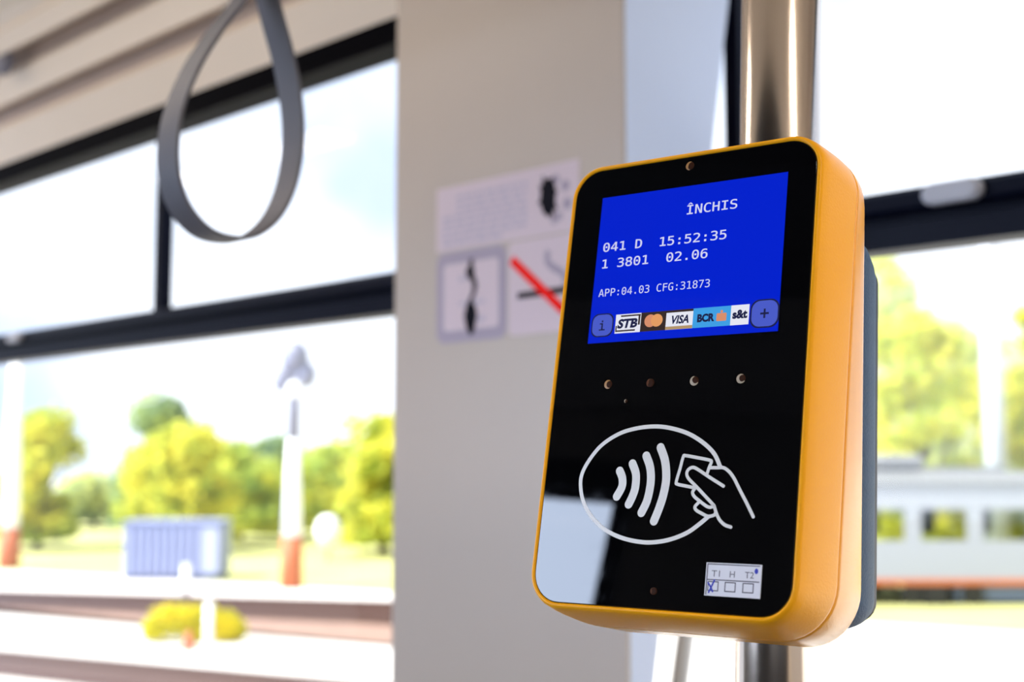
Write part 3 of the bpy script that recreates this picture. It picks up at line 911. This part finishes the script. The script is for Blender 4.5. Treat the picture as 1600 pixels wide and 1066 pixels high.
def tree(px, base_py, dist, top_py, wpx, m, lab, trunk=0.12, n=2600, seed=1, dens=1.0, group='trees behind the tracks'):
    random.seed(seed)
    d = (RC @ Vector(((px - 800) / FPX, -(720 - 533) / FPX, -1))); d.z = 0; d.normalize()
    depth = dist
    pos = CAM + d * depth / max(0.3, d.dot(FW)); pos.z = ZG + 0.075
    Ht = (720 - top_py) / 2009 * depth + CAM.z - ZG
    Wd = wpx / 2009 * depth
    r = empty('tree', pos); tag(r, lab, 'tree', group)
    tb = MB(); tb.tube((0, 0, 0), (0.03, 0.02, Ht * 0.45), trunk, trunk * 0.6, n=10)
    for k in range(4):
        a = k * 1.6; tb.tube((0.02, 0.01, Ht * (0.25 + 0.05 * k)), (Wd * 0.25 * math.cos(a), Wd * 0.25 * math.sin(a), Ht * (0.55 + 0.06 * k)), trunk * 0.45, trunk * 0.15, n=7)
    tb.build('trunk', M_['bark'], r)
    cl_ = []
    for k in range(int(16 * dens) + 6):
        z = random.uniform(0.04, 0.93)
        rad = 0.5 * math.sqrt(max(0.02, 1 - ((z - 0.42) / 0.6) ** 2))
        a = random.uniform(0, 6.283); q_ = math.sqrt(random.random())
        cl_.append((Vector((math.cos(a) * rad * q_ * Wd * 0.85, math.sin(a) * rad * q_ * Wd * 0.6, z * Ht)), Wd * random.uniform(0.10, 0.20)))
    cl_.append((Vector((0, 0, Ht * 0.93)), Wd * 0.1))
    vs = []; fs = []
    for i in range(n):
        c_, rr_ = random.choice(cl_)
        v = Vector((random.gauss(0, 1), random.gauss(0, 1), random.gauss(0, 1))).normalized() * rr_ * random.uniform(0.35, 1.3)
        v.z *= 0.8
        p_ = c_ + v
        if p_.z < 0.28: p_.z = 0.28
        s_ = random.uniform(0.07, 0.16) * (depth / 34)
        x = Vector((random.gauss(0, 1), random.gauss(0, 1), random.gauss(0, 0.6))).normalized(); y = x.orthogonal().normalized()
        y = Matrix.Rotation(random.uniform(0, 6.28), 3, x) @ y
        k = len(vs)
        vs += [p_ - x * s_, p_ + y * s_ * 0.55, p_ + x * s_, p_ - y * s_ * 0.55]
        fs.append((k, k + 1, k + 2, k + 3))
    mb = MB(); mb.add(vs, fs); mb.build('crown', m, r)
    return r


T = [
    (62, 850, 33, 655, 150, 'leaf_y', 'golden yellow-green tree at the far left, beside the left striped pole', 11),
    (-60, 850, 34, 640, 170, 'leaf_g', 'green tree just past the left edge of the window view', 12),
    (150, 850, 44, 760, 130, 'leaf_p', 'low pale tree in the gap between the two left clumps', 13),
    (262, 850, 40, 632, 150, 'leaf_b', 'tallest dark bluish-green tree, left of the striped pole', 14),
    (275, 850, 32, 680, 170, 'leaf_y', 'bright yellow-green tree in front of the tall dark one, behind the cabinet', 15),
    (375, 850, 36.2, 705, 150, 'leaf_g', 'mid green tree just left of the striped pole with lamps', 16),
    (415, 850, 44, 695, 120, 'leaf_b', 'dark tree directly behind the striped pole with lamps', 17),
    (530, 850, 39, 705, 150, 'leaf_g', 'green tree behind the white oval marker', 18),
    (600, 850, 31, 655, 150, 'leaf_y', 'yellow-green tree cut off by the grey pillar', 19),
    (700, 850, 36, 600, 190, 'leaf_g', 'green tree hidden behind the pillar', 20),
    (1385, 850, 31, 385, 190, 'leaf_p', 'pale loose tree right beside the card validator', 21),
    (1440, 850, 28, 480, 210, 'leaf_y', 'bright yellow-green tree above the white tram car', 22),
    (1500, 850, 34, 500, 200, 'leaf_p', 'pale green tree left of the tall white pole', 23),
    (1615, 850, 30, 470, 170, 'leaf_y', 'yellow-green tree right of the tall white pole', 24),
    (1700, 850, 33, 400, 200, 'leaf_g', 'green tree beyond the right edge', 25),
    (1280, 850, 34, 430, 200, 'leaf_g', 'green tree behind the card validator', 26),
]
for (px, bp, ds, tp, wp_, m, lab, sd_) in T:
    if px in (-60, 700, 1700, 1280): continue
    tree(px, bp, ds, tp, wp_ * (1.3 if px < 1300 else 1.15), M_[m], lab, seed=sd_, n=9000, dens=1.8)

# striped catenary poles


def spole(px, base_py, wpx, z_split_py, top_py, lab, lamps, band=True):
    b0 = g(px, base_py) + Vector((0, 0, 0.05)); dpt = (b0 - CAM).dot(FW)
    rad = wpx / 2 / 2009 * dpt
    hz_ = lambda py: (720 - py) / 2009 * dpt + CAM.z - ZG
    r = empty('striped_pole' if band else 'tram_pole', b0); tag(r, lab, 'pole')
    m = MB(); m.tube((0, 0, 0), (0, 0, hz_(z_split_py)), rad * 1.08, rad, n=16)
    o = m.build('orange_base', M_['orangep'], r); o['label'] = 'orange painted lower part'
    m = MB(); m.tube((0, 0, hz_(z_split_py)), (0, 0, hz_(top_py)), rad * 0.92, rad * 0.55, n=16); m.build('shaft', M_['whitep'], r)
    if lamps:
        top = hz_(top_py)
        m = MB(); m.tube((0, 0, top), (0, 0, hz_(562)), rad * 0.62, rad * 0.6, n=12); m.build('mast_top', M_['greyp'], r)
        m = MB(); m.ball((0, 0, hz_(562)), rad * 1.35, sc=(1, 1, 1.2))
        m.build('lamp_head', M_['greyp'], r)
        for s_ in (-1, 1):
            m = MB(); e = RT * s_ * rad * 1.1
            m.ball((e.x, e.y, hz_(590 if s_ > 0 else 598)), rad * 1.0, sc=(1, 1, 1.3)); m.build('lamp_head', M_['greyp'], r)
        m = MB(); m.ball((0, 0, hz_(613)), rad * 0.95); m.build('insulator', M_['whitep'], r)
    return r


spole(455, 925, 33, 842, 690, 'white pole with an orange base and grey lamp heads, left of the pillar', True)
spole(14, 892, 30, 828, 560, 'white pole with an orange base at the far left edge', False)
# tall pole on the right
b0 = g(1562, 903) + Vector((0, 0, 0.06))
dpt = (b0 - CAM).dot(FW)
r = MB(); r.tube((0, 0, 0), (0, 0, (720 - 330) / 2009 * dpt + 2.3), 17 / 2009 * dpt, 15 / 2009 * dpt, n=16)
o = r.build('tram_pole', mat('pale_pole_paint', (0.42, 0.43, 0.46), 0.6)); o.location = b0; tag(o, 'tall plain white pole behind the white tram car on the right', 'pole')

# cabinet
b0 = g(268, 912) + Vector((0, 0, 0.05)); dpt = (b0 - CAM).dot(FW)
s_ = dpt / 2009
Mx = Matrix.Translation(b0) @ Matrix((RT, FW, Vector((0, 0, 1)))).transposed().to_4x4()
cb = empty('utility_container', M=Mx); tag(cb, 'blue-grey metal container with ribbed walls standing on the grass', 'container')
m = MB(); hw = 76 * s_; hh = 88 * s_
m.box((-hw, 0, 0.08), (hw * 0.98, hw * 1.0, hh), 0.04)
for k in range(9):
    x = -hw * 0.93 + k * hw * 0.165
    m.box((x, -0.035, 0.14), (x + hw * 0.08, 0.0, hh - 0.08))
m.build('body', M_['cab'], cb)
m = MB(); m.box((hw * 0.62, -0.04, 0.14), (hw * 0.94, 0.0, hh - 0.08)); o = m.build('door', mat('pale_door_paint', (0.34, 0.37, 0.50), 0.5), cb); o['label'] = 'paler grey door'
m = MB(); m.box((-hw * 0.97, 0.02, 0.0), (hw * 0.95, hw * 0.95, 0.09)); m.build('base', M_['cabd'], cb)
m = MB(); m.box((-hw * 1.02, -0.04, hh), (hw * 1.0, hw * 1.02, hh + 0.05)); m.build('roof', M_['cab'], cb)

# oval marker
b0 = g(512, 880) + Vector((0, 0, 0.05)); dpt = (b0 - CAM).dot(FW); s_ = dpt / 2009
mk = empty('oval_marker', b0); tag(mk, 'white oval marker on a short post in the grass, right of the striped pole', 'marker')
m = MB(); m.ball((0, 0, 46 * s_), 20 * s_, sc=(1, 1, 1.25)); m.build('marker_head', M_['whitep'], mk)
m = MB(); m.tube((0, 0, 0), (0, 0, 28 * s_), 4 * s_, n=10); m.build('post', M_['greyp'], mk)
# short white posts by the bush
for px, bp, tp, lab in ((290, 945, 887, 'short white post standing just behind the yellow bush'), (325, 1022, 945, 'short white post in front of the yellow bush')):
    b0 = g(px, bp); dpt = (b0 - CAM).dot(FW); s_ = dpt / 2009
    po = empty('marker_post', b0); tag(po, lab, 'post')
    m = MB(); m.tube((0, 0, 0), (0, 0, (bp - tp) * s_), 6.5 * s_, 6 * s_, n=12); m.build('shaft', M_['whitep'], po)
    m = MB(); m.ball((0, 0, (bp - tp) * s_), 7 * s_, sc=(1, 1, .5)); m.build('cap', M_['whitep'], po)
# bush: several sprawling clumps of one plant
b0 = g(305, 1004); dpt = (b0 - CAM).dot(FW); s_ = dpt / 2009
bu = empty('bush', b0); tag(bu, 'low bright yellow bush growing beside the tracks', 'bush')
random.seed(31)
vs = []; fs = []
for i in range(5200):
    cxy = random.choice(((-48, 30, 30), (-22, 32, 30), (10, 22, 24), (44, 24, 28), (60, 20, 20), (-64, 20, 20), (0, 34, 24), (22, 36, 22)))
    v = Vector((random.gauss(0, 1), random.gauss(0, 1), random.gauss(0, 1))).normalized() * cxy[2] * random.uniform(0.4, 1)
    p_ = RT * (cxy[0] + v.x) * s_ + FW * v.y * s_ * 0.9; p_.z = max(0.02, (cxy[1] + v.z) * s_)
    x = Vector((random.gauss(0, 1), random.gauss(0, 1), random.gauss(0, 1))).normalized(); y = x.orthogonal().normalized()
    q_ = random.uniform(2.5, 5) * s_; k = len(vs)
    vs += [p_ - x * q_, p_ + y * q_ * .5, p_ + x * q_, p_ - y * q_ * .5]; fs.append((k, k + 1, k + 2, k + 3))
m = MB(); m.add(vs, fs); m.build('foliage', leaf_mat('bright_yellow_leaves', (0.72, 0.60, 0.02), (0.50, 0.50, 0.03)), bu)
m = MB()
for k in range(7):
    a = k * 0.9; m.tube((0, 0, 0), tuple(RT * math.cos(a) * 40 * s_ + Vector((0, 0, 36 * s_))), 2 * s_, 0.8 * s_, n=6)
m.build('stems', M_['bark'], bu)
b0 = g(306, 1010); m = MB(); m.tube((0, 0, 0), (0, 0, 28 * s_), 9 * s_, 4 * s_, n=14); m.box((-11 * s_, -11 * s_, 0), (11 * s_, 11 * s_, 3 * s_))
o = m.build('traffic_cone', M_['orangep']); o.location = b0 - FW * 0.35; tag(o, 'small orange cone at the foot of the yellow bush', 'cone')

# white tram car
b0 = g(1480, 952) + Vector((0, 0, 0.05)); dpt = (b0 - CAM).dot(FW); s_ = dpt / 2009
Mx = Matrix.Translation(b0) @ Matrix((RT, FW, Vector((0, 0, 1)))).transposed().to_4x4()
tr = empty('tram_car', M=Mx); tag(tr, 'white tram car with a row of windows parked beyond the right window', 'tram car')
X_ = lambda px: (px - 1480) * s_
Zp = lambda py: (946 - py) * s_
xl, xr = X_(1235), X_(1835)
dep = 2.3
m = MB()
m.box((xl, 0, Zp(905)), (xr, 0.06, Zp(846))); m.box((xl, dep, Zp(905)), (xr, dep + 0.06, Zp(872)))
m.box((xl, 0, Zp(798)), (xr, 0.06, Zp(757))); m.box((xl, dep, Zp(798)), (xr, dep + 0.06, Zp(757)))
m.box((xl, 0.06, Zp(905)), (xl + 0.06, dep, Zp(757))); m.box((xr - 0.06, 0.06, Zp(905)), (xr, dep, Zp(757)))
for px in [1250 + 97 * k for k in range(-0, 7)]:
    for y in (0.005, dep + 0.005):
        x = X_(px + 84)
        if x < xr - 0.3: m.box((x - 13 * s_, y, Zp(847)), (x + 13 * s_, y + 0.05, Zp(797)))
TW = mat('tram_white_paint', (0.27, 0.28, 0.31), 0.5)
TR = mat('tram_roof_grey', (0.17, 0.17, 0.16), 0.6)
TG = glass_mat('tinted_tram_glass', (0.80, 0.82, 0.76))
m.build('body', TW, tr)
for px in [1250 + 97 * k for k in range(0, 6)]:
    m = MB(); m.box((X_(px - 1), 0.02, Zp(846)), (X_(px + 72), 0.03, Zp(798))); m.build('window_pane', TG, tr)
m = MB(); m.box((xl + .05, 0.08, Zp(905)), (xr - .05, dep - 0.02, Zp(900))); m.build('floor_deck', M_['greyp'], tr)
m = MB()
m.loops([[(x, -0.05, Zp(757)), (x, dep + 0.1, Zp(757)), (x, dep + .05, Zp(748)), (x, dep * 0.8, Zp(740)), (x, dep * .2, Zp(740)), (x, 0.0, Zp(748))] for x in (xl, xr)], False)
o = m.build('roof', TR, tr)
for (a, c, h_) in ((1400, 1470, 712), (1300, 1370, 706), (1500, 1600, 735)):
    m = MB(); m.box((X_(a), dep * .25, Zp(740)), (X_(c), dep * .75, Zp(h_)), 0.08); m.build('roof_unit', TR, tr)
m = MB(); m.box((xl, -0.015, Zp(914)), (xr, 0.07, Zp(905))); o = m.build('orange_stripe', M_['orangep'], tr); o['label'] = 'orange stripe along the sill'
m = MB(); m.box((X_(1497), 0.1, Zp(940)), (X_(1720), dep - 0.1, Zp(912))); m.build('underframe', M_['under'], tr)
m = MB(); m.box((X_(1446), 0.0, Zp(944)), (X_(1482), 0.5, Zp(914))); m.build('bogie', M_['blackpl'], tr)
for px in (1430, 1523, 1300):
    m = MB(); rad = 17 * s_
    m.tube((X_(px), 0.05, rad), (X_(px), 0.2, rad), rad, n=24)
    m.tube((X_(px), dep - 0.2, rad), (X_(px), dep - 0.05, rad), rad, n=24)
    m.tube((X_(px), 0.2, rad), (X_(px), dep - 0.2, rad), rad * 0.3, n=10)
    m.build('wheel_pair', M_['blackpl'], tr)
